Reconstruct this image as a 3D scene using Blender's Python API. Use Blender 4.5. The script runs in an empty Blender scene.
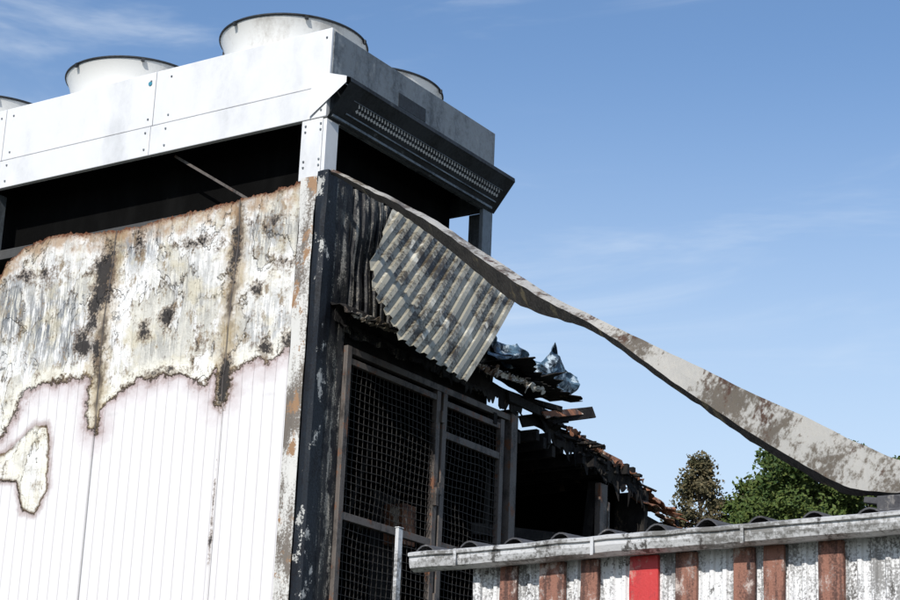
import bpy, bmesh, math, random
import numpy as np
from mathutils import Vector, Matrix, noise as mn
random.seed(7); np.random.seed(7)
S=bpy.context.scene
COL=S.collection

# ------------------------------------------------------------------ materials
class Mat:
    def __init__(s,name,rough=.6,metal=0.):
        s.m=bpy.data.materials.new(name); s.m.use_nodes=True
        s.nt=s.m.node_tree; s.b=s.nt.nodes['Principled BSDF']
        s.b.inputs['Roughness'].default_value=rough; s.b.inputs['Metallic'].default_value=metal
        s._co=None
    def put(s,inp,v):
        if isinstance(v,bpy.types.NodeSocket): s.nt.links.new(v,inp)
        elif v is not None:
            if inp.type=='RGBA' and len(v)==3: v=(*v,1)
            inp.default_value=v
    def co(s):
        if s._co is None: s._co=s.nt.nodes.new('ShaderNodeTexCoord').outputs['Object']
        return s._co
    def map(s,scale=(1,1,1),rot=(0,0,0),loc=(0,0,0),v=None):
        n=s.nt.nodes.new('ShaderNodeMapping'); n.inputs['Scale'].default_value=scale
        n.inputs['Rotation'].default_value=rot; n.inputs['Location'].default_value=loc
        s.put(n.inputs['Vector'],v or s.co()); return n.outputs[0]
    def noise(s,scale=5,detail=6,rough=.55,v=None,dist=0.):
        n=s.nt.nodes.new('ShaderNodeTexNoise'); n.inputs['Scale'].default_value=scale
        n.inputs['Detail'].default_value=min(detail,5); n.inputs['Roughness'].default_value=rough
        n.inputs['Distortion'].default_value=dist
        s.put(n.inputs['Vector'],v or s.co()); return n.outputs['Fac']
    def math(s,op,a,b=None,clamp=False):
        n=s.nt.nodes.new('ShaderNodeMath'); n.operation=op; n.use_clamp=clamp
        s.put(n.inputs[0],a)
        if b is not None: s.put(n.inputs[1],b)
        return n.outputs[0]
    def step(s,a,lo,hi,o0=0.,o1=1.):
        n=s.nt.nodes.new('ShaderNodeMapRange'); n.interpolation_type='SMOOTHSTEP'
        s.put(n.inputs[0],a)
        for i,v in enumerate((lo,hi,o0,o1)): n.inputs[i+1].default_value=v
        return n.outputs[0]
    def mix(s,f,a,b,mode='MIX'):
        n=s.nt.nodes.new('ShaderNodeMix'); n.data_type='RGBA'; n.blend_type=mode
        s.put(n.inputs[0],f); s.put(n.inputs[6],a); s.put(n.inputs[7],b); return n.outputs[2]
    def attr(s,name):
        n=s.nt.nodes.new('ShaderNodeAttribute'); n.attribute_name=name; return n.outputs['Fac']
    def sep(s,v=None):
        n=s.nt.nodes.new('ShaderNodeSeparateXYZ'); s.put(n.inputs[0],v or s.co()); return n.outputs
    def color(s,c): s.put(s.b.inputs['Base Color'],c)
    def rough(s,c): s.put(s.b.inputs['Roughness'],c)
    def bump(s,h,st=.3,dist=.01):
        n=s.nt.nodes.new('ShaderNodeBump'); n.inputs['Strength'].default_value=st; n.inputs['Distance'].default_value=dist
        s.put(n.inputs['Height'],h); s.nt.links.new(n.outputs[0],s.b.inputs['Normal'])

def stained(name,base,dark,lo=.45,hi=.7,scale=3,vs=(1,1,.25),rough=.55,metal=0.,third=None,tlo=.6,thi=.7,bst=.2,fine=.25,spec=.5):
    """base colour with vertically drawn stains, fine grime and an optional third colour in patches"""
    m=Mat(name,rough,metal); m.b.inputs['Specular IOR Level'].default_value=spec
    st=m.noise(scale,8,.65,m.map(vs)); fi=m.noise(scale*12,4,.7)
    k=m.math('ADD',st,m.math('MULTIPLY',m.math('SUBTRACT',fi,.5),fine))
    c=m.mix(m.step(k,lo,hi),base,dark)
    if third: 
        k2=m.math('ADD',m.noise(scale*1.7,7,.6,m.map((1,1,.6),loc=(3,7,1))),m.math('MULTIPLY',m.math('SUBTRACT',fi,.5),.3))
        c=m.mix(m.step(k2,tlo,thi),c,third)
    m.color(c); m.bump(k,bst,.01)
    m.rough(m.step(fi,.3,.7,rough-.12,rough+.15))
    return m.m

def wall_material():
    m=Mat('burned_panel_paint',.5); m.b.inputs['Specular IOR Level'].default_value=.3
    d=m.attr('burn'); hole=m.attr('hole'); dark=m.attr('dark'); grey=m.attr('grey'); seam=m.attr('seam'); top=m.attr('top')
    n1=m.noise(7,8,.62); n2=m.noise(38,6,.75); n3=m.noise(2.2,3,.5)
    streak=m.noise(8,8,.68,m.map((2.2,1,.42)))
    streak2=m.noise(34,6,.75,m.map((2.0,1,.16)))
    j1=m.math('SUBTRACT',n1,.5); j2=m.math('SUBTRACT',n2,.5)
    dd=m.math('ADD',d,m.math('ADD',m.math('MULTIPLY',j1,.26),m.math('MULTIPLY',j2,.10)))
    hh=m.math('ADD',hole,m.math('ADD',m.math('MULTIPLY',j1,.13),m.math('MULTIPLY',j2,.04)))
    dh=m.math('MAXIMUM',dd,hh)
    clean=m.mix(m.step(streak2,.45,.8),(.665,.65,.65),(.585,.565,.57))
    xs=m.sep()
    fr=m.math('FRACT',m.math('MULTIPLY',xs[0],9.2))
    groove=m.step(m.math('ABSOLUTE',m.math('SUBTRACT',fr,.5)),.0,.07,1,0)
    clean=m.mix(m.math('MULTIPLY',groove,.28),clean,(.38,.355,.355))
    halo=m.step(m.math('ADD',dd,m.math('MULTIPLY',m.math('SUBTRACT',n3,.5),.3)),-.22,-.02)
    clean=m.mix(m.math('MULTIPLY',halo,.65),clean,(.45,.38,.38))
    hal2=m.step(dh,-.07,.0); clean=m.mix(m.math('MULTIPLY',hal2,.7),clean,(.26,.18,.16))
    # burned skin
    b=m.mix(m.step(n1,.35,.65),(.75,.745,.72),(.60,.59,.55))
    pn=m.math('ADD',m.noise(1.8,8,.60,m.map((1.2,1,.8),loc=(9,1,4)),.3),m.math('MULTIPLY',j2,.05))
    b=m.mix(m.math('MULTIPLY',m.step(pn,.50,.52),.7),b,(.53,.51,.44))
    po=m.math('MULTIPLY',m.math('MULTIPLY',m.step(pn,.490,.503),m.step(pn,.506,.535,1,0)),m.step(n1,.42,.58)); b=m.mix(m.math('MULTIPLY',po,.8),b,(.17,.125,.07))
    pn2=m.noise(2.6,8,.62,m.map((1.4,1,.7),loc=(2,1,14)),.3)
    b=m.mix(m.math('MULTIPLY',m.step(pn2,.53,.57),.85),b,(.76,.76,.745))
    gk=m.math('MULTIPLY',grey,m.step(m.math('ADD',streak,m.math('MULTIPLY',m.math('SUBTRACT',streak2,.5),.9)),.38,.56))
    b=m.mix(gk,b,(.12,.135,.155))
    gl=m.math('MULTIPLY',m.math('MULTIPLY',m.step(streak,.48,.63),m.step(streak2,.43,.60)),m.step(n3,.46,.60)); b=m.mix(m.math('MULTIPLY',gl,.8),b,(.20,.19,.18))
    och=m.math('MULTIPLY',m.step(m.noise(3.0,7,.65,m.map(loc=(5,2,9))),.51,.65),.6)
    b=m.mix(och,b,(.52,.47,.34))
    och2=m.math('MULTIPLY',m.step(m.noise(6,8,.75,m.map((1,1,.6),loc=(1,2,3))),.545,.65),.85)
    b=m.mix(och2,b,(.21,.155,.09))
    sp=m.math('MULTIPLY',m.step(n2,.59,.69),m.step(n3,.43,.57)); b=m.mix(m.math('MULTIPLY',sp,.75),b,(.11,.08,.055))
    lip=m.math('MULTIPLY',m.step(dh,.015,.05),m.step(dh,.09,.16,1,0)); b=m.mix(m.math('MULTIPLY',lip,.65),b,(.74,.72,.63))
    rim=m.math('MULTIPLY',m.step(dh,-.015,.0),m.step(dh,.012,.045,1,0)); b=m.mix(m.math('MULTIPLY',m.math('MULTIPLY',rim,m.step(n3,.30,.50)),.95),b,(.12,.075,.035))
    sk=m.step(m.math('ADD',seam,m.math('MULTIPLY',j1,.55)),.0,.17,1,0)
    b=m.mix(m.math('MULTIPLY',sk,.7),b,(.32,.235,.12))
    sk2=m.math('MULTIPLY',m.step(m.math('ADD',seam,m.math('MULTIPLY',j1,.38)),.0,.06,1,0),m.step(n3,.40,.54)); b=m.mix(m.math('MULTIPLY',sk2,.88),b,(.055,.04,.03))
    tk=m.math('ADD',top,m.math('MULTIPLY',j1,.70))
    b=m.mix(m.math('MULTIPLY',m.step(tk,.0,.20,1,0),.85),b,(.31,.205,.12))
    b=m.mix(m.step(m.math('ADD',top,m.math('MULTIPLY',j2,.12)),.0,.045,1,0),b,(.12,.045,.02))
    c=m.mix(m.step(dh,-.006,.012),clean,b)
    burnk=m.step(dh,-.006,.02)
    # soot spots: everywhere on the burned skin, on the clean skin only around real marks
    gate=m.math('MAXIMUM',burnk,m.step(dark,.05,.25))
    dk=m.math('ADD',dark,m.math('MULTIPLY',m.math('SUBTRACT',m.math('ADD',n1,n2),1.),2.1))
    c=m.mix(m.math('MULTIPLY',m.math('MULTIPLY',m.step(dk,.18,.5),.65),gate),c,(.16,.11,.07))
    c=m.mix(m.math('MULTIPLY',m.math('MULTIPLY',m.step(dk,.48,.78),.95),gate),c,(.02,.018,.018))
    sl=m.step(seam,.003,.010,1,0); c=m.mix(m.math('MULTIPLY',sl,m.step(burnk,0,1,.40,.85)),c,(.14,.12,.11))
    m.color(c)
    h=m.math('ADD',m.math('MULTIPLY',m.math('ADD',m.math('ADD',n1,m.step(pn,.50,.515)),m.math('MULTIPLY',n2,.35)),burnk),m.math('MULTIPLY',groove,-.25))
    h=m.math('SUBTRACT',h,m.math('MULTIPLY',sl,1.0))
    m.bump(h,.9,.018)
    m.rough(m.step(burnk,0,1,.5,.8))
    return m.m

M={}
M['wall']=wall_material()
M['flash']=stained('corner_flashing_paint',(.56,.55,.52),(.13,.11,.09),.44,.60,5,(1,1,.3),third=(.26,.15,.075),tlo=.56,thi=.64,fine=.5)
M['unit']=stained('galvanised_casing',(.635,.64,.65),(.44,.45,.46),.46,.78,1.6,(1,1,.5),rough=.5,metal=.05,bst=.05,fine=.2,third=(.68,.685,.69),tlo=.5,thi=.8,spec=.35)
M['unit2']=stained('dark_casing',(.15,.17,.185),(.025,.03,.035),.42,.7,2.5,(1,1,.35),rough=.5,metal=.1,third=(.25,.27,.28),tlo=.6,thi=.75,bst=.1)  # darker copy of the casing metal for side, back and small parts
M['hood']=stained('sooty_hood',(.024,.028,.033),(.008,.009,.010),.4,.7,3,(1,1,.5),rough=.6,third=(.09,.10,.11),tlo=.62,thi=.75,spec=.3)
M['fan']=stained('fan_cowl_paint',(.64,.64,.62),(.36,.34,.31),.48,.75,3,(1,1,.4),rough=.4,bst=.03,fine=.2)
M['char']=stained('charred_surface',(.009,.008,.008),(.030,.027,.024),.45,.7,5,(1,1,.6),rough=.85,third=(.10,.075,.055),tlo=.62,thi=.70,bst=.8,spec=.2)
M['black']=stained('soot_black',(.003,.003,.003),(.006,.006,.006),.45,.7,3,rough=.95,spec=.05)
M['sootwall']=stained('soot_streaked_cladding',(.022,.022,.022),(.35,.32,.27),.50,.66,6,(1.6,2.4,.22),rough=.6,third=(.007,.007,.009),tlo=.48,thi=.58,bst=.4,fine=.7,spec=.3)
M['corner']=stained('scorched_corner_trim',(.010,.014,.020),(.005,.005,.007),.4,.7,5,(1,1,.3),rough=.55,third=(.40,.40,.38),tlo=.59,thi=.64,bst=.4,fine=.6,spec=.25)
M['sheet']=stained('scorched_roof_sheet',(.36,.335,.265),(.07,.055,.036),.45,.64,3,(1,1,1),rough=.40,metal=.2,third=(.62,.59,.50),tlo=.57,thi=.67,bst=.3,fine=.7)
M['strip']=stained('weathered_flashing_metal',(.46,.435,.385),(.14,.115,.085),.44,.60,2.4,(1,1,1),rough=.40,metal=.2,third=(.085,.045,.025),tlo=.56,thi=.65,bst=.4,fine=.6)
M['stripdark']=stained('shaded_flashing_underside',(.04,.034,.028),(.012,.010,.009),.44,.64,4,(1,1,1),rough=.6,metal=.1,third=(.20,.16,.09),tlo=.58,thi=.68,bst=.3,fine=.6,spec=.3)  # underside shade painted in: darker, stained copy of the strip metal
M['frame']=stained('gate_frame_metal',(.11,.095,.085),(.028,.024,.022),.45,.68,6,(1,1,.5),rough=.6,metal=.1,third=(.15,.07,.04),tlo=.57,thi=.66,spec=.3)
M['wire']=stained('gate_wire_metal',(.032,.029,.026),(.012,.011,.010),.45,.7,8,rough=.7,spec=.3)
M['film']=stained('melted_plastic_film',(.07,.13,.19),(.012,.02,.03),.42,.58,7,(1,1,1),rough=.42,third=(.40,.48,.54),tlo=.51,thi=.63,bst=.4)
M['rust']=stained('rusty_sheet',(.24,.10,.05),(.05,.03,.025),.45,.65,6,(1,1,1),rough=.8,third=(.50,.42,.34),tlo=.58,thi=.66,bst=.6)
M['gutter']=stained('gutter_zinc',(.52,.52,.52),(.17,.165,.155),.44,.64,4,(.6,1,2.),rough=.45,metal=.1,third=(.08,.075,.07),tlo=.61,thi=.68,bst=.25,fine=.6)
M['batten']=stained('weathered_batten_wood',(.25,.115,.08),(.09,.045,.035),.42,.62,8,(3,1,.25),rough=.85,third=(.48,.40,.36),tlo=.53,thi=.68,bst=.7,fine=.6)
M['red']=stained('red_painted_board',(.46,.03,.03),(.26,.02,.022),.45,.72,6,(2,1,.3),rough=.55,bst=.3,third=(.45,.18,.15),tlo=.58,thi=.68,fine=.6)
M['white']=stained('dirty_white_sheet',(.66,.66,.66),(.22,.215,.21),.44,.62,7,(2,1,.3),rough=.6,third=(.10,.095,.09),tlo=.59,thi=.67,bst=.3,fine=.8)
M['tile']=stained('fibre_cement',(.06,.06,.065),(.02,.02,.025),.45,.7,5,(1,1,1),rough=.85,third=(.18,.17,.16),tlo=.6,thi=.7)
M['concrete']=stained('concrete',(.30,.29,.27),(.16,.15,.14),.45,.7,2,rough=.85)
M['roofing']=stained('roof_membrane',(.05,.05,.05),(.1,.1,.1),.5,.7,2,rough=.9)
M['bark']=stained('bark',(.10,.075,.05),(.05,.035,.025),.45,.7,8,rough=.9)
M['bluesticker']=stained('blue_label',(.03,.20,.28),(.02,.15,.22),.5,.7,8)
def leafmat(name,a,b,c):
    m=Mat(name,.6); n=m.noise(1.1,3,.5); f=m.noise(9,2,.5)
    m.color(m.mix(m.step(f,.45,.7),m.mix(m.step(n,.4,.6),a,b),c))
    m.b.inputs['Specular IOR Level'].default_value=.2
    return m.m
M['leaf']=leafmat('leaf_green',(.030,.055,.013),(.060,.090,.022),(.10,.12,.03))
M['needle']=leafmat('leaf_bronze',(.05,.052,.024),(.08,.07,.038),(.14,.11,.055))
g=Mat('ground_mat',.9); n=g.noise(.3,8,.6); n2=g.noise(14,5,.6)
g.color(g.mix(g.step(n,.45,.6),g.mix(n2,(.05,.05,.05),(.09,.088,.085)),(.07,.085,.035))); g.bump(n2,.3,.02); M['ground']=g.m

# ------------------------------------------------------------------ mesh helpers
def empty(name):
    e=bpy.data.objects.new(name,None); COL.objects.link(e); e.empty_display_size=.2; return e
def mesh(name,v,f,mat,parent=None,smooth=False):
    me=bpy.data.meshes.new(name); me.from_pydata([tuple(map(float,p)) for p in v],[],f); me.update()
    me.materials.append(M[mat] if isinstance(mat,str) else mat)
    if smooth: me.polygons.foreach_set('use_smooth',[True]*len(me.polygons))
    o=bpy.data.objects.new(name,me); COL.objects.link(o)
    if parent: o.parent=parent
    return o
BF=[(0,3,2,1),(4,5,6,7),(0,1,5,4),(1,2,6,5),(2,3,7,6),(3,0,4,7)]
def boxv(x0,x1,y0,y1,z0,z1):
    return [(x0,y0,z0),(x1,y0,z0),(x1,y1,z0),(x0,y1,z0),(x0,y0,z1),(x1,y0,z1),(x1,y1,z1),(x0,y1,z1)]
def bevel(o,w=.006,seg=2):
    m=o.modifiers.new('bev','BEVEL'); m.width=w; m.segments=seg; m.limit_method='ANGLE'; return o
def solid(o,t=.004,off=0):
    m=o.modifiers.new('sol','SOLIDIFY'); m.thickness=t; m.offset=off; return o
def box(name,x0,x1,y0,y1,z0,z1,mat,parent=None,bv=.005):
    o=mesh(name,boxv(x0,x1,y0,y1,z0,z1),BF,mat,parent)
    if bv: bevel(o,bv)
    return o
def boxes(name,lst,mat,parent=None,bv=0):
    v=[];f=[]
    for b in lst:
        k=len(v); v+=boxv(*b); f+=[tuple(i+k for i in q) for q in BF]
    o=mesh(name,v,f,mat,parent)
    if bv: bevel(o,bv)
    return o
def beamv(a,b,w,h,up=(0,0,1)):
    a=Vector(a);b=Vector(b);d=(b-a).normalized();u=Vector(up)
    s=d.cross(u).normalized();t=s.cross(d)
    r=[]
    for p in (a,b):
        for i,j in ((-1,-1),(1,-1),(1,1),(-1,1)): r.append(p+s*w/2*i+t*h/2*j)
    return r
BB=[(0,1,2,3),(7,6,5,4),(0,4,5,1),(1,5,6,2),(2,6,7,3),(3,7,4,0)]
def beams(name,lst,mat,parent=None,bv=0):
    v=[];f=[]
    for b in lst:
        k=len(v); v+=beamv(*b); f+=[tuple(i+k for i in q) for q in BB]
    o=mesh(name,v,f,mat,parent)
    if bv: bevel(o,bv)
    return o
def interp(pts,x): return np.interp(x,[p[0] for p in pts],[p[1] for p in pts])
def sdf(poly,P):
    P=np.asarray(P,float); q=np.array(poly,float); D=np.full(len(P),1e9); ins=np.zeros(len(P),bool)
    for i in range(len(q)):
        a=q[i];b=q[(i+1)%len(q)];e=b-a;w=P-a
        t=np.clip((w@e)/(e@e),0,1); D=np.minimum(D,np.hypot(*(w-np.outer(t,e)).T))
        c=((a[1]>P[:,1])!=(b[1]>P[:,1]))
        with np.errstate(divide='ignore',invalid='ignore'):
            xi=(b[0]-a[0])*(P[:,1]-a[1])/(b[1]-a[1]+1e-12)+a[0]
        ins^=c&(P[:,0]<xi)
    return np.where(ins,D,-D)

# ------------------------------------------------------------------ left (panel) wall of the burned building
bld=empty('burned_building')
TOPL=[(-10,6.75),(-3.52,6.59),(-3.44,6.70),(-3.25,6.82),(-2.84,6.86),(-2.15,6.79),(-1.50,6.82),(-.87,6.85),(-.37,6.88),(0,6.93)]
BURN=[(-3.29,5.10),(-3.14,5.30),(-3.11,5.43),(-2.89,5.53),(-2.49,5.55),(-2.34,5.52),(-2.30,5.09),(-2.19,5.06),(-2.13,5.28),(-1.98,5.39),(-1.66,5.46),(-1.29,5.44),(-1.07,5.30),(-.99,5.45),(-.94,5.16),(-.83,5.19),(-.81,5.41),(-.59,5.48),(-.39,5.45),(-.26,5.57),(-.12,5.63)]
HOLE=[(-3.6,4.9),(-3.27,4.97),(-3.11,5.04),(-2.90,5.19),(-2.75,5.18),(-2.69,4.96),(-2.67,4.63),(-2.79,4.43),(-2.94,4.46),(-3.05,4.72),(-3.24,4.75),(-3.7,4.7)]
xs=np.concatenate([np.arange(-9,-4,.1),np.arange(-4,-.201,.0125)]); zs=np.concatenate([np.arange(0,3.3,.3),np.arange(3.3,6.901,.0125)])
V=[];
for z in zs:
    for x in xs:
        t=float(interp(TOPL,x))+.03*mn.noise(Vector((x*6,0,1)))+.022*mn.noise(Vector((x*35,0,5)))
        zz=z if z<6.2 else 6.2+(z-6.2)*(t-6.2)/(6.9-6.2)
        y=0.0
        if z>5.2:
            y+=.022*mn.noise(Vector((x*2.2,z*1.6,3)))*min(1,(z-5.2)/.4)+.006*mn.noise(Vector((x*9,z*7,1)))
            if z>6.6: y+=(z-6.6)*.12*mn.noise(Vector((x*8,0,2)))
        V.append((x,y,zz))
nx=len(xs);F=[(j*nx+i,j*nx+i+1,(j+1)*nx+i+1,(j+1)*nx+i) for j in range(len(zs)-1) for i in range(nx-1)]
w=mesh('panel_wall',V,F,'wall',bld,True)
P=np.array(V)[:,[0,2]]
def setattr_(o,n,a):
    at=o.data.attributes.new(n,'FLOAT','POINT'); at.data.foreach_set('value',np.asarray(a,np.float32))
poly=[(-9.5,5.3),(-5,5.45),(-4.2,5.2),(-3.7,5.3)]+BURN+[(.5,5.7),(.5,9),(-9.5,9)]
setattr_(w,'burn',sdf(poly,P)); setattr_(w,'hole',sdf(HOLE,P))
def blobs(l):
    a=np.zeros(len(P))
    for x,z,rx,rz,s in l: a=np.maximum(a,s*np.exp(-(((P[:,0]-x)/rx)**2+((P[:,1]-z)/rz)**2)))
    return a
setattr_(w,'dark',blobs([(-2.29,6.38,.13,.32,1.1),(-2.35,6.12,.08,.22,1.0),(-2.44,5.85,.11,.15,.95),(-2.28,5.75,.05,.2,.85),(-1.55,5.97,.09,.10,.95),(-1.77,5.88,.08,.09,.85),(-.88,5.36,.07,.20,1.15),(-.87,6.42,.07,.34,.85),(-.50,5.58,.08,.08,1),(-.62,6.05,.08,.07,.75),(-.3,5.62,.08,.09,.85),(-.90,4.1,.018,.16,.8),(-.9,4.5,.012,.2,.6),(-1.3,6.55,.28,.06,.65),(-.4,6.25,.16,.07,.6),(-2.2,5.15,.03,.1,.6),(-3.2,6.55,.18,.07,.65),(-1.9,6.65,.07,.16,.65),(-.5,6.62,.25,.06,.65),(-2.9,6.5,.25,.09,.55),(-1.1,5.7,.12,.12,.5),(-1.6,5.5,.3,.04,.5)]))
setattr_(w,'grey',blobs([(-2.85,6.1,.45,.45,1),(-3.35,6.25,.3,.4,1),(-1.95,6.6,.35,.2,.9),(-.55,6.55,.3,.25,.8),(-1.3,6.2,.4,.45,.45),(-2.6,5.85,.3,.25,.9),(-.5,5.75,.25,.25,.7),(-1.6,5.75,.3,.15,.5)]))
seamx=lambda s: s+.02*np.sin(P[:,1]*2.3+s)*(P[:,1]>5.2)
sm=np.min([np.abs(P[:,0]-seamx(s)) for s in (-.88,-2.21,-3.54,-4.87,-6.2,-7.5)],axis=0)
setattr_(w,'seam',sm); setattr_(w,'top',interp(TOPL,P[:,0])-P[:,1])
box('wall_core',-9,-.2,.09,.13,0,6.55,'char',bld)
boxes('side_walls',[(-9,-8.9,.131,2.5,0,6.85),(-8.9,-.1,2.42,2.5,5.9,6.88)],'sootwall',bld)
box('upper_roof',-8.95,-.02,.14,2.52,6.80,6.89,'roofing',bld)
def warpstrip(name,pts,z0,z1,mat,amp,n=60,seed=1):
    v=[];f=[];k=len(pts)
    for j in range(n+1):
        z=z0+(z1-z0)*j/n
        for i,(x,y) in enumerate(pts):
            a=amp*(.3+max(0,(z-5)/2))
            v.append((x+a*mn.noise(Vector((seed+i*3.3,z*3,0))),y+a*mn.noise(Vector((seed+i*3.3,z*3,9))),z+(.012*mn.noise(Vector((i*5+seed,3,1))) if j==n else 0)))
    for j in range(n):
        for i in range(k-1): f.append((j*k+i,j*k+i+1,(j+1)*k+i+1,(j+1)*k+i))
    return solid(mesh(name,v,f,mat,bld),.004)
warpstrip('corner_flashing',[(-.235,.012),(-.233,-.030),(-.16,-.034),(-.09,-.028)],0,6.91,'flash',.014)
warpstrip('corner_trim',[(-.088,.012),(-.085,-.014),(-.03,-.020),(.014,-.016),(.016,.05),(.012,.12)],0,6.95,'corner',.014,seed=4)
boxes('corner_gap_shadow',[(-.255,-.232,-.006,.02,0,6.86)],'char',bld)  # dark strip added as the shadow in the gap between wall and flashing
warpstrip('scorched_side_strip',[(.004,.118),(.004,.20),(-.004,.26),(.002,.33)],0,6.93,'sootwall',.02,seed=8)
v=[];f=[];ys=[];y=.33
while y<2.50: ys+=[(y,0),(y+.035,0),(y+.045,.018),(y+.08,.018),(y+.09,0)]; y+=.105
N=26
for j in range(N+1):
    for (yy,dx) in ys:
        zt=6.92-.02*abs(mn.noise(Vector((yy*6,0,0)))) ; zb=5.72+.06*mn.noise(Vector((yy*5,2,0)))
        z=zb+(zt-zb)*j/N; v.append((dx+.04*mn.noise(Vector((yy*2.5,z*2.5,0)))-.01,yy,z))
k=len(ys)
for j in range(N):
    for i in range(k-1): f.append((j*k+i,j*k+i+1,(j+1)*k+i+1,(j+1)*k+i))
solid(mesh('side_cladding',v,f,'sootwall',bld),.003)
boxes('side_wall_structure',[(-.12,-.04,.2,.34,0,6.79),(-.14,-.05,.34,2.5,5.66,6.79),(-.12,-.0,.341,9,0,3.2),(-.12,0,5.42,9,3.2,5.15),(-.14,-.02,2.86,2.98,3.2,5.7)],'char',bld)
boxes('burnt_interior',[(-3.1,-3.0,.14,9,3,5.88),(-3,-.30,5.3,5.4,3,5.56),(-3.0,-.13,.14,9,3.0,3.1),(-9,-.1,9,9.1,0,5.3),(-9,-3.1,2.6,9,5.2,5.3),(-2.99,-.15,.14,.2,3.1,5.74),(-2.99,-.16,.21,2.6,5.66,5.73)],'black',bld)
boxes('end_wall_stub',[(-.30,-.01,5.3,5.41,3.1,5.44)],'char',bld)
mesh('collapsed_roof_deck',[(-3.05,2.45,5.80),(-.2,2.45,5.68),(-.2,5.4,5.50),(-3.05,5.4,5.58)],[(0,1,2,3)],'char',bld); solid(bld.children[-1],.07)
L=[]
for i in range(16):
    y=2.6+i*.17+random.uniform(-.03,.03)
    L.append(((-2.9,y,5.50+random.uniform(-.1,.05)),(random.uniform(-.1,.12),y+random.uniform(-.1,.1),5.50+random.uniform(-.05,.1)),.05,.10))
beams('charred_rafters',L,'char',bld)
L=[((-.3,4.48,3),(-.1,4.56,5.38),.14,.10,(1,0,0)),((-.6,3.4,3),(-.55,3.3,5.3),.08,.08,(1,0,0)),((-1.2,4.0,3.1),(-.3,5.0,5.0),.07,.07),((-1,1.2,3.1),(-.8,2.0,5.6),.05,.05),((-.5,3.0,4.7),(-.2,5.2,4.9),.06,.1)]
beams('charred_posts',L,'char',bld)
boxes('grey_remnant_post',[(-.06,0,4.46,4.60,4.3,5.36),(-.06,.01,4.60,4.63,4.3,5.2)],'frame',bld,.004)
box('scorched_cabinet',-.9,-.7,2.25,2.45,4.45,4.8,'rust',bld)
box('cabinet_body',-1.1,-.91,2.1,2.5,3.1,4.9,'char',bld)

# ------------------------------------------------------------------ gate
gate=empty('wire_mesh_gate')
FR=[(-.01,.04,.34,.40,3.2,5.62),(-.01,.04,1.60,1.66,3.2,5.56),(-.008,.045,1.69,1.75,3.2,5.56),(-.01,.04,2.60,2.66,3.2,5.55),(-.03,.05,2.76,2.86,3.2,5.64),
    (-.02,.035,.40,2.76,5.565,5.62),(-.005,.035,.40,1.60,5.48,5.53),(-.005,.035,1.75,2.60,5.46,5.51),(-.005,.035,1.75,2.60,5.19,5.25),
    (-.005,.036,.40,1.60,4.27,4.33),(-.005,.036,1.75,2.60,4.27,4.33),(-.005,.036,.40,2.60,3.22,3.28)]
boxes('frame',FR,'frame',gate,.004)
def wires(name,y0,y1,z0,z1,p=.062,t=.0021):
    L=[]
    n=int((y1-y0)/p); m=int((z1-z0)/p)
    def seg(pts):
        for a,b in zip(pts[:-1],pts[1:]): L.append((a,b,2*t,2*t,(1,0,0)))
    def off(y,z): return .03*mn.noise(Vector((y*1.7,z*1.7,2)))
    for i in range(1,n+1):
        y=y0+i*(y1-y0)/(n+1); K=6
        seg([(.012+off(y,z0+(z1-z0)*k/K),y+.018*mn.noise(Vector((y*3,k*.7,0))),z0+(z1-z0)*k/K) for k in range(K+1)])
    for j in range(1,m+1):
        z=z0+j*(z1-z0)/(m+1); K=5
        seg([(.017+off(y0+(y1-y0)*k/K,z),y0+(y1-y0)*k/K,z+.016*mn.noise(Vector((k*.9,z*3,5)))) for k in range(K+1)])
    beams(name,L,'wire',gate)
wires('mesh_panel_a',.40,1.60,4.33,5.48); wires('mesh_panel_b',1.75,2.60,5.25,5.46); wires('mesh_panel_c',1.75,2.60,4.33,5.19)
wires('mesh_panel_d',.40,1.60,3.28,4.27); wires('mesh_panel_e',1.75,2.60,3.28,4.27)
boxes('hinges',[(.04,.06,1.655,1.695,z,z+.1) for z in (5.3,4.7,3.8)]+[(.04,.07,1.60,1.64,4.6,4.75)],'frame',gate,.003)
sp=empty('metal_post'); box('post_shaft',.50,.53,.44,.50,0,4.18,'gutter',sp); box('post_foot',.44,.59,.38,.56,0,.02,'gutter',sp); box('post_cap',.495,.535,.435,.505,4.18,4.19,'gutter',sp)

# ------------------------------------------------------------------ ragged charred canopy & debris
def ragged(name,a0,a1,b0,b1,mat,parent,n=60,jag=.1,bow=.03,seed=0,m=5,top=.0):
    a0,a1,b0,b1=map(Vector,(a0,a1,b0,b1)); v=[];f=[]
    for i in range(n+1):
        t=i/n; A=a0.lerp(a1,t);B=b0.lerp(b1,t)
        r=1+jag*(mn.noise(Vector((t*n*.35,seed,0)))*1.2+mn.noise(Vector((t*n*.9,seed,4)))*.8)
        ra=-top*mn.noise(Vector((t*n*.4,seed,8)))
        for j in range(m+1):
            s=ra+(r-ra)*j/m; p=A.lerp(B,s)
            p+=Vector((1,.3,1))*bow*mn.noise(Vector((t*5+seed,s*3,seed)))
            v.append(p)
    k=m+1
    for i in range(n):
        for j in range(m): f.append((i*k+j,i*k+j+1,(i+1)*k+j+1,(i+1)*k+j))
    return solid(mesh(name,v,f,mat,parent),.006)
deb=empty('charred_canopy_debris')
ragged('canopy_soffit',(0.0,.12,5.92),(0,3.2,5.93),(.22,.12,5.80),(.30,3.05,5.88),'char',deb,80,.25,.04,1)
ragged('torn_fascia',(.03,.15,5.90),(.05,2.9,5.83),(.05,.15,5.76),(.07,2.9,5.64),'char',deb,110,.5,.03,2)
ragged('fascia_edge',(.20,.15,5.82),(.28,2.9,5.86),(.21,.15,5.78),(.29,2.9,5.82),'strip',deb,120,.9,.05,3,top=.8)
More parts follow.
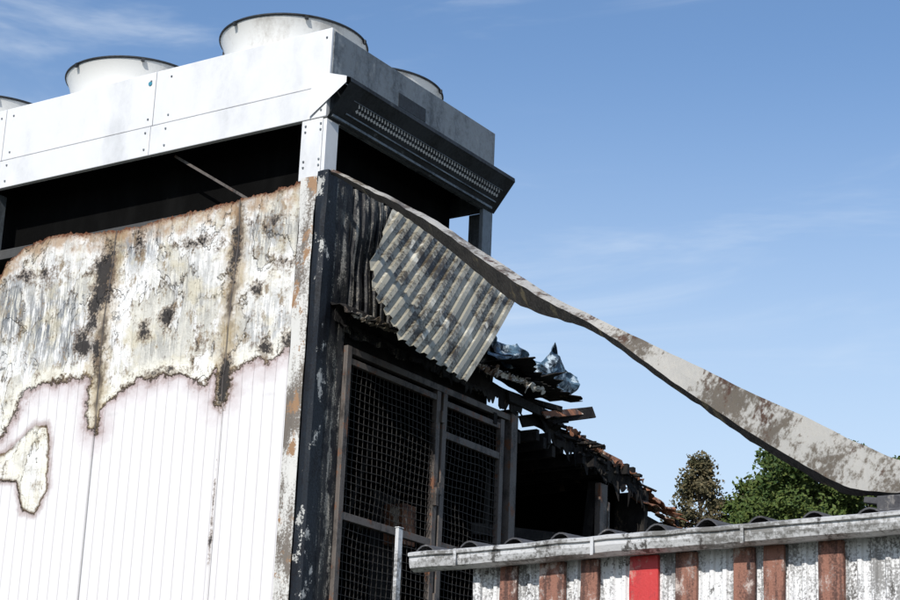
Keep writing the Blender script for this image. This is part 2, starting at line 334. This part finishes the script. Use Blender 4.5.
ragged('lifted_sheet',(-.1,2.3,5.98),(-.1,3.3,5.90),(.35,2.45,6.02),(.30,3.55,5.90),'char',deb,30,.2,.06,5)
ragged('lifted_sheet_b',(-.3,2.5,6.16),(-.2,3.5,5.96),(.05,2.4,6.14),(.15,3.3,5.98),'tile',deb,30,.25,.06,9)
beams('burnt_planks',[((-.1,3.15,5.66),(.1,4.12,5.95),.11,.02,(1,0,.3)),((.1,2.6,5.74),(-.05,3.75,5.80),.09,.025,(1,0,.2)),((-.3,2.7,5.9),(.05,3.6,5.86),.05,.05),((-.2,3.4,5.75),(.0,4.5,5.70),.06,.04)],'char',deb,.004)
beams('rust_planks',[((.05,3.3,5.74),(.06,4.10,5.965),.07,.012,(1,0,.6)),((-.1,3.7,5.72),(.0,4.9,5.62),.10,.012,(1,0,.5))],'rust',deb)
ragged('broken_eave',(-.25,3.4,5.78),(-.25,5.2,5.60),(.02,3.4,5.72),(.03,5.25,5.46),'char',deb,60,.35,.05,11)
ragged('eave_hangings',(.0,3.4,5.74),(.02,5.25,5.50),(.02,3.4,5.55),(.04,5.25,5.30),'char',deb,90,.9,.04,12)
ragged('pale_fragments',(.03,3.6,5.75),(.05,5.15,5.54),(.05,3.6,5.72),(.07,5.15,5.51),'rust',deb,70,1.6,.05,14,top=1.5)
L=[]
for i in range(34):
    t=random.random(); y=3.3+1.9*t; z=5.74-.24*t+random.uniform(-.06,.04)
    L.append(((random.uniform(-.1,.02),y,z),(random.uniform(0,.15),y+random.uniform(-.1,.2),z+random.uniform(-.14,.06)),random.uniform(.02,.07),random.uniform(.008,.03)))
beams('splinters',L,'char',deb)
rs=empty('rusty_roof_sheets')
ragged('rust_sheet_a',(-.1,5.2,5.38),(-.1,6.3,5.20),(.1,5.25,5.30),(.1,6.5,5.12),'rust',rs,30,.3,.05,21,top=.3)
ragged('rust_sheet_b',(-.2,5.3,5.52),(-.2,5.9,5.42),(.05,5.3,5.44),(.05,6.1,5.30),'rust',rs,30,.4,.06,23,top=.4)
beams('sheet_supports',[((0,5.3,4.9),(0,5.35,5.45),.06,.06,(1,0,0)),((0,6.1,4.9),(-.05,6.1,5.3),.06,.06,(1,0,0)),((-.05,5.3,5.18),(-.05,6.4,5.1),.08,.1)],'char',rs)
v=[];f=[];nu,nv=60,30
for i in range(nu+1):
    t=i/nu; y=2.3+1.60*t
    zt=6.27+.08*mn.noise(Vector((t*9,0,0)))+.24*max(0,1-abs(t-.80)/.13)-.03*t; zb=6.0+.05*mn.noise(Vector((t*9,4,0)))
    for j in range(nv+1):
        s=j/nv; n_=Vector((t*6,s*2.5,1)); q=mn.turbulence_vector(n_,2,False)
        v.append((.08+q[0]*.16-s*.12,y+q[1]*.05,zb+(zt-zb)*s+q[2]*.03))
k=nv+1
for i in range(nu):
    for j in range(nv): f.append((i*k+j,(i+1)*k+j,(i+1)*k+j+1,i*k+j+1))
fl=mesh('melted_plastic_film',v,f,'film'); solid(fl,.002)

# ------------------------------------------------------------------ hanging corrugated sheet
TL,TR,BR=Vector((.05,.85,6.91)),Vector((.30,2.42,6.60)),Vector((.50,1.27,5.48))
ea=TL-TR; eb=BR-TR; nrm=ea.cross(eb).normalized()
if nrm.x<0: nrm=-nrm
prof=[];NR=13
for r in range(NR):
    a0=r/NR; wv=1/NR
    prof+=[(a0,0),(a0+wv*.10,.030),(a0+wv*.45,.030),(a0+wv*.55,0)]
prof.append((1,0))
v=[];f=[];NB=44
for (a,h) in prof:
    lim=1.0
    if a>.527: lim=np.interp(a,[.527,.80,.922,1.0],[.976,.80,.566,0.02])
    for j in range(NB+1):
        b=lim*j/NB
        bend=.06*math.sin(b*2.2)+.035*mn.noise(Vector((a*3,b*2,1)))-.10*(a-.5)**2
        edge=.015*mn.noise(Vector((a*25,0,3))) if j in(0,NB) else 0
        v.append(TR+ea*a+eb*(b+edge)+nrm*(h+bend))
k=NB+1
for i in range(len(prof)-1):
    for j in range(NB): f.append((i*k+j,(i+1)*k+j,(i+1)*k+j+1,i*k+j+1))
cs=mesh('corrugated_metal_sheet',v,f,'sheet'); solid(cs,.003)

# ------------------------------------------------------------------ fallen flashing strip (long twisted metal)
BU=[(0.0,0.0,6.97),(.79,-.39,6.52),(1.61,-.79,6.01),(2.33,-1.14,5.51),(2.96,-1.45,5.08),(3.53,-1.73,4.75),(4.20,-2.06,4.36),(4.91,-2.41,3.95),(5.36,-2.62,3.69),(5.56,-2.72,3.59),(6.0,-2.94,3.38)]
BL=[(0.0,0.0,6.93),(1.08,-.53,6.26),(1.98,-.97,5.60),(2.45,-1.20,5.22),(2.80,-1.37,5.03),(3.10,-1.52,4.90),(3.40,-1.665,4.735),(3.71,-1.82,4.50),(4.20,-2.06,4.15),(4.71,-2.31,3.80),(5.10,-2.50,3.54),(5.32,-2.61,3.45),(5.55,-2.72,3.44),(6.0,-2.94,3.30)]
def arc(pts,x):
    a=np.array(pts); return Vector([float(np.interp(x,a[:,0],a[:,i])) for i in range(3)])
def arcs(pts,x): return (arc(pts,max(0,x-.12))+arc(pts,x)*2+arc(pts,min(6,x+.12)))/4
toward=Vector((.55,-.78,-.30)).normalized()
v=[];f=[];n=160;mi=[]
for i in range(n+1):
    t=i/n
    x=.02+5.95*t
    u=arcs(BU,x); l=arcs(BL,x)
    tw=np.interp(x,[0,1,2.6,3.0,3.4,4.0,6],[.5,.42,.36,.42,.7,.86,.86])
    depU=np.interp(x,[0,1,2.6,3.3,4.2,6],[-.03,-.16,-.20,-.10,-.05,-.06])
    depL=np.interp(x,[0,1,2.6,3.3,4.2,6],[-.03,-.12,-.20,-.06,-.10,-.10])
    mid=u.lerp(l,tw)+toward*.02
    wob=.012*mn.noise(Vector((x*2.3,0,0)))+.006*mn.noise(Vector((x*7,3,0)))
    U_=u+toward*depU+Vector((0,0,wob)); L_=l+toward*depL+Vector((0,0,wob*1.2+.008*mn.noise(Vector((x*11,0,7)))))
    mid+=Vector((0,0,wob+.006*mn.noise(Vector((x*9,1,7)))))
    v+=[U_+toward*-.02+Vector((0,0,-.018)),U_,U_.lerp(mid,.5)+toward*(.022*mn.noise(Vector((x*3,8,0)))),mid,L_]
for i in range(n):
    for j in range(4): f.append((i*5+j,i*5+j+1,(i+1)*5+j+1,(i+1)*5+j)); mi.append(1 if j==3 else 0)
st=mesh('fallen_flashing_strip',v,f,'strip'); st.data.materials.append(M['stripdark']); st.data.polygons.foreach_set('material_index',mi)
solid(st,.005); bevel(st,.002,1)

# ------------------------------------------------------------------ rooftop cooling unit
un=empty('rooftop_cooling_unit')
XL=-8.8; YD=2.47; XR=-.045
js=[XR,-1.90,-3.68,-5.45,-7.2,XL]
for a,b in zip(js[:-1],js[1:]):
    box('casing_front',b+.004,a-.004,0,.03,7.685,8.18,'unit',un,.006)
    box('base_rail_front',b+.003,a-.003,-.016,.035,7.41,7.672,'unit',un,.006)
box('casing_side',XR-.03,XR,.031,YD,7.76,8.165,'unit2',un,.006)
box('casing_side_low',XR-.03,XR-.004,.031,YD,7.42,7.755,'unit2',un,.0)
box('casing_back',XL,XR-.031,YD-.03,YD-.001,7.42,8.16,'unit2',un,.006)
box('top_plate',XL,XR-.031,.031,YD-.031,8.12,8.15,'unit',un,0)
box('side_rail',XR-.04,XR+.004,.17,YD-.16,7.40,7.46,'unit2',un,.004)
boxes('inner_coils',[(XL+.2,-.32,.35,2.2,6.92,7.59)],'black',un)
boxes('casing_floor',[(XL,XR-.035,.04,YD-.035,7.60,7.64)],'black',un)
for x in (XR,-3.72,-7.2):
    wd=.21 if x==XR else .14
    box('leg_plate_front',x-wd-.03,x-.035,-.008,.03,6.9,7.408,'unit',un,.005)
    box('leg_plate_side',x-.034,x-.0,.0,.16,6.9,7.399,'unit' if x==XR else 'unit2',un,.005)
    box('leg_foot',x-wd-.05,x+.001,.001,.2,6.89,6.899,'unit2',un,.0)
for x in (XR-.03,-3.75,-7.23):
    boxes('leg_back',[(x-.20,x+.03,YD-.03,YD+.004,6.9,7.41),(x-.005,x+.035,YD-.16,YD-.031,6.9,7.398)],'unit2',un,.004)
beams('diagonal_brace',[((-1.72,.12,7.42),(-.86,.12,6.88),.022,.010,(0,1,0)),((-5.1,.12,7.42),(-4.3,.12,6.90),.022,.010,(0,1,0))],'frame',un)
y0,y1=-.01,YD+.01
prof=[(XR+.002,7.775),(.17,7.70),(.175,7.665),(.165,7.655),(XR+.006,7.40)]
v=[(x,y0,z) for x,z in prof]+[(x,y1,z) for x,z in prof]
k=len(prof); f=[(i,i+1,k+i+1,k+i) for i in range(k-1)]
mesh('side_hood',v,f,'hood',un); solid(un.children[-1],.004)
mesh('hood_end_plate',[(XR,y0-.012,7.775),(.14,y0-.012,7.712),(.14,y0-.012,7.66),(-.20,y0-.024,7.42),(-.20,y0-.024,7.66),(-.07,y0-.012,7.775)],[(0,5,4,3,2,1)],'unit',un); solid(un.children[-1],.005)
L=[]
y=.22
while y<2.35:
    L.append(((.068,y,7.545),(.088,y+.022,7.56),.006,.034,(1,0,1))); L.append(((.045,y+.013,7.512),(.062,y+.035,7.527),.006,.03,(1,0,1))); y+=.04
beams('hood_louvre_tabs',L,'unit',un)
beams('hood_rails',[((.095,.15,7.575),(.095,2.4,7.575),.01,.012),((.025,.15,7.475),(.025,2.4,7.475),.01,.012),((-.02,.02,7.425),(-.02,2.4,7.425),.03,.02)],'unit2',un)
L=[]
for a in js[:-1]:
    for dx in (.05,1.68): 
        for z in (7.75,8.1,7.47,7.62): L.append((a-dx-.007,a-dx+.007,-.024 if z<7.68 else -.007,0,z-.007,z+.007))
for z in (7.0,7.05,7.30,7.35): L+= [(-.10,-.086,-.016,-.0,z,z+.014),(-.25,-.236,-.016,0,z,z+.014)]
boxes('bolts',L,'unit2',un)
boxes('side_label',[(XR,XR+.003,.95,1.35,7.86,7.98)],'hood',un)
me=bpy.data.meshes.new('round_label'); bm=bmesh.new(); bmesh.ops.create_cone(bm,segments=24,radius1=.02,radius2=.02,depth=.004,cap_ends=True); bm.to_mesh(me); me.materials.append(M['bluesticker'])
o=bpy.data.objects.new('round_label',me); o.rotation_euler=(math.pi/2,0,0); o.location=(-1.96,-.004,8.08); o.parent=un; COL.objects.link(o)
def cowl(cx,cy):
    r=.63; pr=[(r*.90,8.13),(r*.895,8.25),(r*.905,8.33),(r*.94,8.42),(r*.985,8.485),(r*1.0,8.50)]
    pin=[(r*.985,8.505),(r*.93,8.43),(r*.88,8.33),(r*.87,8.15)]
    n=72
    v=[];f=[]
    pp=pr+pin
    for (rr,z) in pp:
        for i in range(n):
            a=2*math.pi*i/n; v.append((cx+rr*math.cos(a),cy+rr*math.sin(a),z))
    for j in range(len(pp)-1):
        for i in range(n): f.append((j*n+i,j*n+(i+1)%n,(j+1)*n+(i+1)%n,(j+1)*n+i))
    mesh('fan_cowl',v,f,'fan',un,True)
    v=[];f=[];kk=8
    for i in range(n):
        a=2*math.pi*i/n
        for j in range(kk):
            b=2*math.pi*j/kk; rr=r*1.004+.009*math.cos(b); v.append((cx+rr*math.cos(a),cy+rr*math.sin(a),8.508+.011*math.sin(b)))
    for i in range(n):
        for j in range(kk): f.append((i*kk+j,((i+1)%n)*kk+j,((i+1)%n)*kk+(j+1)%kk,i*kk+(j+1)%kk))
    mesh('fan_rim_wire',v,f,'hood',un,True)
    L=[]
    for i in range(12):
        a=math.pi*i/12; L.append(((cx-r*math.cos(a),cy-r*math.sin(a),8.505),(cx+r*math.cos(a),cy+r*math.sin(a),8.505),.006,.006))
    for i in range(6):
        a=2*math.pi*i/6+.3; L.append(((cx+r*math.cos(a),cy+r*math.sin(a),8.49),(cx+r*1.035*math.cos(a),cy+r*1.035*math.sin(a),8.49),.03,.035))
    for i in range(5):
        a=2*math.pi*i/5; L.append(((cx,cy,8.28),(cx+r*.82*math.cos(a),cy+r*.82*math.sin(a),8.30),.16,.012))
    beams('fan_guard_and_blades',L,'hood',un)
for i in range(5):
    for cy in (.66,1.84): cowl(-1.0-1.80*i,cy+.04)

# ------------------------------------------------------------------ shed at the front right
sh=empty('shed')
sag=lambda x: -.032*(5.63-x)/2.6
X0,X1=3.40,9.5; Yf=-2.93
v=[];f=[];xx=X0;pts=[]
while xx<X1:
    pts+=[(xx,0),(xx+.018,0),(xx+.026,.012),(xx+.044,.012),(xx+.052,0)]; xx+=.066
for z in (0,3.16,3.235):
    for (x,h) in pts: v.append((x,Yf-h,z+sag(x)*(z>1)))
k=len(pts)
for j in range(2):
    for i in range(k-1): f.append((j*k+i,j*k+i+1,(j+1)*k+i+1,(j+1)*k+i))
mesh('wall_sheeting',v,f,'white',sh)
bat=[(3.542,3.64),(3.776,3.915),(4.004,4.10),(4.515,4.623),(4.812,4.917),(4.962,5.062),(5.232,5.35),(5.70,5.81),(6.0,6.1),(6.32,6.42),(6.7,6.8),(7.1,7.2),(7.5,7.6),(7.9,8.0),(8.4,8.5),(8.9,9.0)]
def board(name,a,b,mat):
    y0=Yf-.036-random.uniform(0,.012); y1=Yf-.013; tl=random.uniform(-.006,.006); v=[];f=[];n=40
    z0=.05+random.uniform(0,.05); zt=3.205+sag(a)
    for j in range(n+1):
        z=z0+(zt-z0)*j/n; e=lambda s:.004*mn.noise(Vector((a*9,z*6,s)))
        o=tl*(z-3)
        v+=[(a+o+e(0),y0+e(5),z),(b+o+e(1),y0+e(6),z),(b+o+e(1),y1,z),(a+o+e(0),y1,z)]
    for j in range(n):
        for q in range(4): f.append((j*4+q,j*4+(q+1)%4,(j+1)*4+(q+1)%4,(j+1)*4+q))
    f+=[(3,2,1,0),tuple(n*4+q for q in range(4))]
    bevel(mesh(name,v,f,mat,sh),.003,1)
for a,b in bat: board('batten',a,b,'batten')
board('red_board',4.268,4.42,'red')
board('corner_board',3.385,3.43,'white')
boxes('shed_body',[(X0,X1,Yf+.02,Yf+.06,0,3.15),(X0,X0+.05,Yf+.061,-.6,0,3.14),(X1-.05,X1,Yf+.061,-.6,0,3.2),(X0,X1,-.599,-.55,0,3.3)],'concrete',sh)
gp=[(-2.965,3.285),(-2.965,3.220),(-2.985,3.204),(-3.04,3.198),(-3.075,3.212),(-3.085,3.242),(-3.085,3.264),(-3.098,3.269),(-3.10,3.282),(-3.088,3.288)]
n=120;v=[];f=[]
for i in range(n+1):
    x=3.07+6.86*i/n; s=.008*mn.noise(Vector((x*1.3,0,0)))+sag(x)
    for (y,z) in gp: v.append((x,y+.005*mn.noise(Vector((x*5,y*9,0))),z+s+.004*mn.noise(Vector((x*7,y*9,4)))))
k=len(gp)
for i in range(n):
    for j in range(k-1): f.append((i*k+j,i*k+j+1,(i+1)*k+j+1,(i+1)*k+j))
f.append(tuple(range(k)))
solid(mesh('gutter',v,f,'gutter',sh),.004)
boxes('gutter_brackets',[(x,x+.016,-3.106,-3.10,3.198+sag(x),3.285+sag(x)) for x in np.arange(3.35,9.6,.78)],'gutter',sh)
v=[];f=[]
xsr=np.arange(3.10,9.8,.02)
rows=[-3.075,-2.2,-1.3,-.45]
for y in rows:
    for x in xsr:
        ph=(x-3.16)/.262; c_=math.cos(2*math.pi*ph); h=.05*c_**.7 if c_>0 else -.010*abs(c_)
        v.append((x,y+.02*mn.noise(Vector((round(ph)*3.1,y,0))),3.272+sag(x)+h*(1+.35*mn.noise(Vector((round(ph)*1.7,9,0))))+.07*(y+3.06)))
k=len(xsr)
for j in range(len(rows)-1):
    for i in range(k-1): f.append((j*k+i,j*k+i+1,(j+1)*k+i+1,(j+1)*k+i))
solid(mesh('corrugated_roof',v,f,'tile',sh),.008)
br=empty('roof_bracket')
boxes('bracket_plate',[(5.44,5.62,-2.78,-2.74,3.32,3.43),(5.40,5.70,-2.80,-2.6,3.34,3.365)],'tile',br,.006)
beams('bracket_arm',[((5.36,-2.70,3.43),(5.72,-2.74,3.36),.05,.03)],'tile',br,.004)

# ------------------------------------------------------------------ trees
def tree(name,base,H,crown_r,crown_z0,leafmat,seed,nclump=150,leaves=170,ls=.12,conic=False,lean=0):
    rnd=random.Random(seed); T=empty(name); bx,by=base
    v=[];f=[]
    def limb(a,b,r0,r1,n=7):
        a=Vector(a);b=Vector(b);d=(b-a).normalized();s=d.orthogonal().normalized();t=d.cross(s);k=len(v)
        for p,r in ((a,r0),(a.lerp(b,.5)+s*r0*.5,(r0+r1)/2),(b,r1)):
            for i in range(n):
                an=2*math.pi*i/n; v.append(p+s*r*math.cos(an)+t*r*math.sin(an))
        for j in range(2):
            for i in range(n): f.append((k+j*n+i,k+j*n+(i+1)%n,k+(j+1)*n+(i+1)%n,k+(j+1)*n+i))
    limb((bx,by,0),(bx+lean,by,H*.97),.22,.03)
    C=[]
    for i in range(nclump):
        while True:
            q=Vector((rnd.uniform(-1,1),rnd.uniform(-1,1),rnd.uniform(-1,1)))
            if .25<q.length<1: break
        zc=(crown_z0+H)/2; hz=(H-crown_z0)/2
        if conic:
            u=rnd.random()**1.0; z=crown_z0+(H-crown_z0)*u; rr=crown_r*(1-u**1.5)*rnd.uniform(.5,1.05)+.05; an=rnd.uniform(0,2*math.pi)
            C.append(Vector((bx+rr*math.cos(an),by+rr*math.sin(an),z-.15*rr)))
        else:
            z=zc+q.z*hz; C.append(Vector((bx+q.x*crown_r+lean*z/H,by+q.y*crown_r,z)))
    for c in C[::2]: limb((bx+lean*.7,by,max(crown_z0*.8,c.z-(.5 if conic else 1.6))),c,.05,.010,5)
    mesh('trunk_and_limbs',v,f,'bark',T,True)
    P=[];Fc=[]
    for c in C:
        cr=rnd.uniform(.22,.5)*(crown_r/2.4)**.5*(.7 if conic else 1)
        for i in range(leaves):
            q=Vector((rnd.gauss(0,1),rnd.gauss(0,1),rnd.gauss(0,.7)))
            q=q.normalized()*cr*rnd.uniform(.2,1.35)
            p=c+q; s=ls*rnd.uniform(.5,1.2)
            a=Vector((rnd.gauss(0,1),rnd.gauss(0,1),rnd.gauss(0,1))).normalized(); b=a.orthogonal().normalized()*.6
            k=len(P); P+= [p+a*s,p+b*s,p-a*s,p-b*s]; Fc.append((k,k+1,k+2,k+3))
    me=bpy.data.meshes.new('foliage'); me.from_pydata([tuple(q) for q in P],[],Fc); me.materials.append(M[leafmat])
    o=bpy.data.objects.new('foliage',me); COL.objects.link(o); o.parent=T
tree('tree',(-11.4,30),11.85,1.5,8.0,'needle',3,130,170,.05,True)
tree('tree',(-10.7,31.5),11.5,1.3,8.0,'needle',33,90,150,.05,True)
tree('tree',(-8.75,30.5),12.3,1.9,8.0,'leaf',5,180,260,.065)
tree('tree',(-7.0,31.5),11.8,1.4,8.0,'leaf',15,100,240,.065)
tree('tree',(-5.1,31),12.1,1.5,8,'leaf',9,110,260,.07)
tree('tree',(-3.0,33),11.9,2.0,7.5,'leaf',12,120,200,.08)

# ------------------------------------------------------------------ ground
mesh('ground',[(-1500,-1500,0),(1500,-1500,0),(1500,1500,0),(-1500,1500,0)],[(0,1,2,3)],'ground')

# ------------------------------------------------------------------ world & sun
to_sun=Vector((.18,-.84,.60)).normalized()
el=math.asin(to_sun.z); rot=math.atan2(to_sun.x,to_sun.y)
W=bpy.data.worlds.new('World'); S.world=W; W.use_nodes=True; nt=W.node_tree; bg=nt.nodes['Background']
sk=nt.nodes.new('ShaderNodeTexSky'); sk.sky_type='NISHITA'; sk.sun_disc=False; sk.sun_elevation=el; sk.sun_rotation=rot
sk.air_density=1.1; sk.dust_density=.6; sk.ozone_density=5.0
def N(t,**k):
    n=nt.nodes.new(t)
    for a,b in k.items(): setattr(n,a,b)
    return n
tc=N('ShaderNodeTexCoord'); mp=N('ShaderNodeMapping'); mp.inputs['Scale'].default_value=(2.2,2.2,9); mp.inputs['Rotation'].default_value=(.15,.25,.4)
nz=N('ShaderNodeTexNoise'); nz.inputs['Scale'].default_value=1.6; nz.inputs['Detail'].default_value=6; nz.inputs['Roughness'].default_value=.6; nz.inputs['Distortion'].default_value=.6
mr=N('ShaderNodeMapRange',interpolation_type='SMOOTHSTEP'); mr.inputs[1].default_value=.47; mr.inputs[2].default_value=.78; mr.inputs[4].default_value=.5
mx=N('ShaderNodeMix',data_type='RGBA'); mx.inputs[7].default_value=(5.8,6.3,6.8,1)
sx=N('ShaderNodeSeparateXYZ'); hz=N('ShaderNodeMapRange',interpolation_type='SMOOTHSTEP'); hz.inputs[1].default_value=.44; hz.inputs[2].default_value=.10; hz.inputs[3].default_value=0; hz.inputs[4].default_value=.85
mh=N('ShaderNodeMix',data_type='RGBA'); mh.inputs[7].default_value=(4.7,5.5,6.3,1)
nt.links.new(tc.outputs['Generated'],mp.inputs[0]); nt.links.new(mp.outputs[0],nz.inputs['Vector']); nt.links.new(nz.outputs['Fac'],mr.inputs[0])
nt.links.new(tc.outputs['Generated'],sx.inputs[0]); nt.links.new(sx.outputs[2],hz.inputs[0])
nt.links.new(hz.outputs[0],mh.inputs[0]); nt.links.new(sk.outputs[0],mh.inputs[6])
nt.links.new(mr.outputs[0],mx.inputs[0]); nt.links.new(mh.outputs[2],mx.inputs[6]); nt.links.new(mx.outputs[2],bg.inputs[0])
bg.inputs[1].default_value=.15
sl=bpy.data.lights.new('sun','SUN'); sl.energy=4.9; sl.angle=math.radians(.5); sl.color=(1,.96,.90)
so=bpy.data.objects.new('sun',sl); so.rotation_euler=to_sun.to_track_quat('Z','Y').to_euler(); COL.objects.link(so)
S.view_settings.view_transform='Standard'; S.view_settings.look='None'; S.view_settings.exposure=0

# ------------------------------------------------------------------ camera
yaw,pitch,roll=.5888,.301,.0434
Fv=Vector((-math.sin(yaw)*math.cos(pitch),math.cos(yaw)*math.cos(pitch),math.sin(pitch)))
R0=Vector((math.cos(yaw),math.sin(yaw),0)); U0=R0.cross(Fv)
R1=R0*math.cos(roll)+U0*math.sin(roll); U1=-R0*math.sin(roll)+U0*math.cos(roll)
cd=bpy.data.cameras.new('camera'); cd.sensor_width=36; cd.lens=76.74; cd.clip_end=5000; cd.clip_start=.05
co=bpy.data.objects.new('camera',cd); mw=Matrix((R1,U1,-Fv)).transposed().to_4x4(); mw.translation=Vector((8.580,-11.064,1.6)); co.matrix_world=mw
COL.objects.link(co); S.camera=co
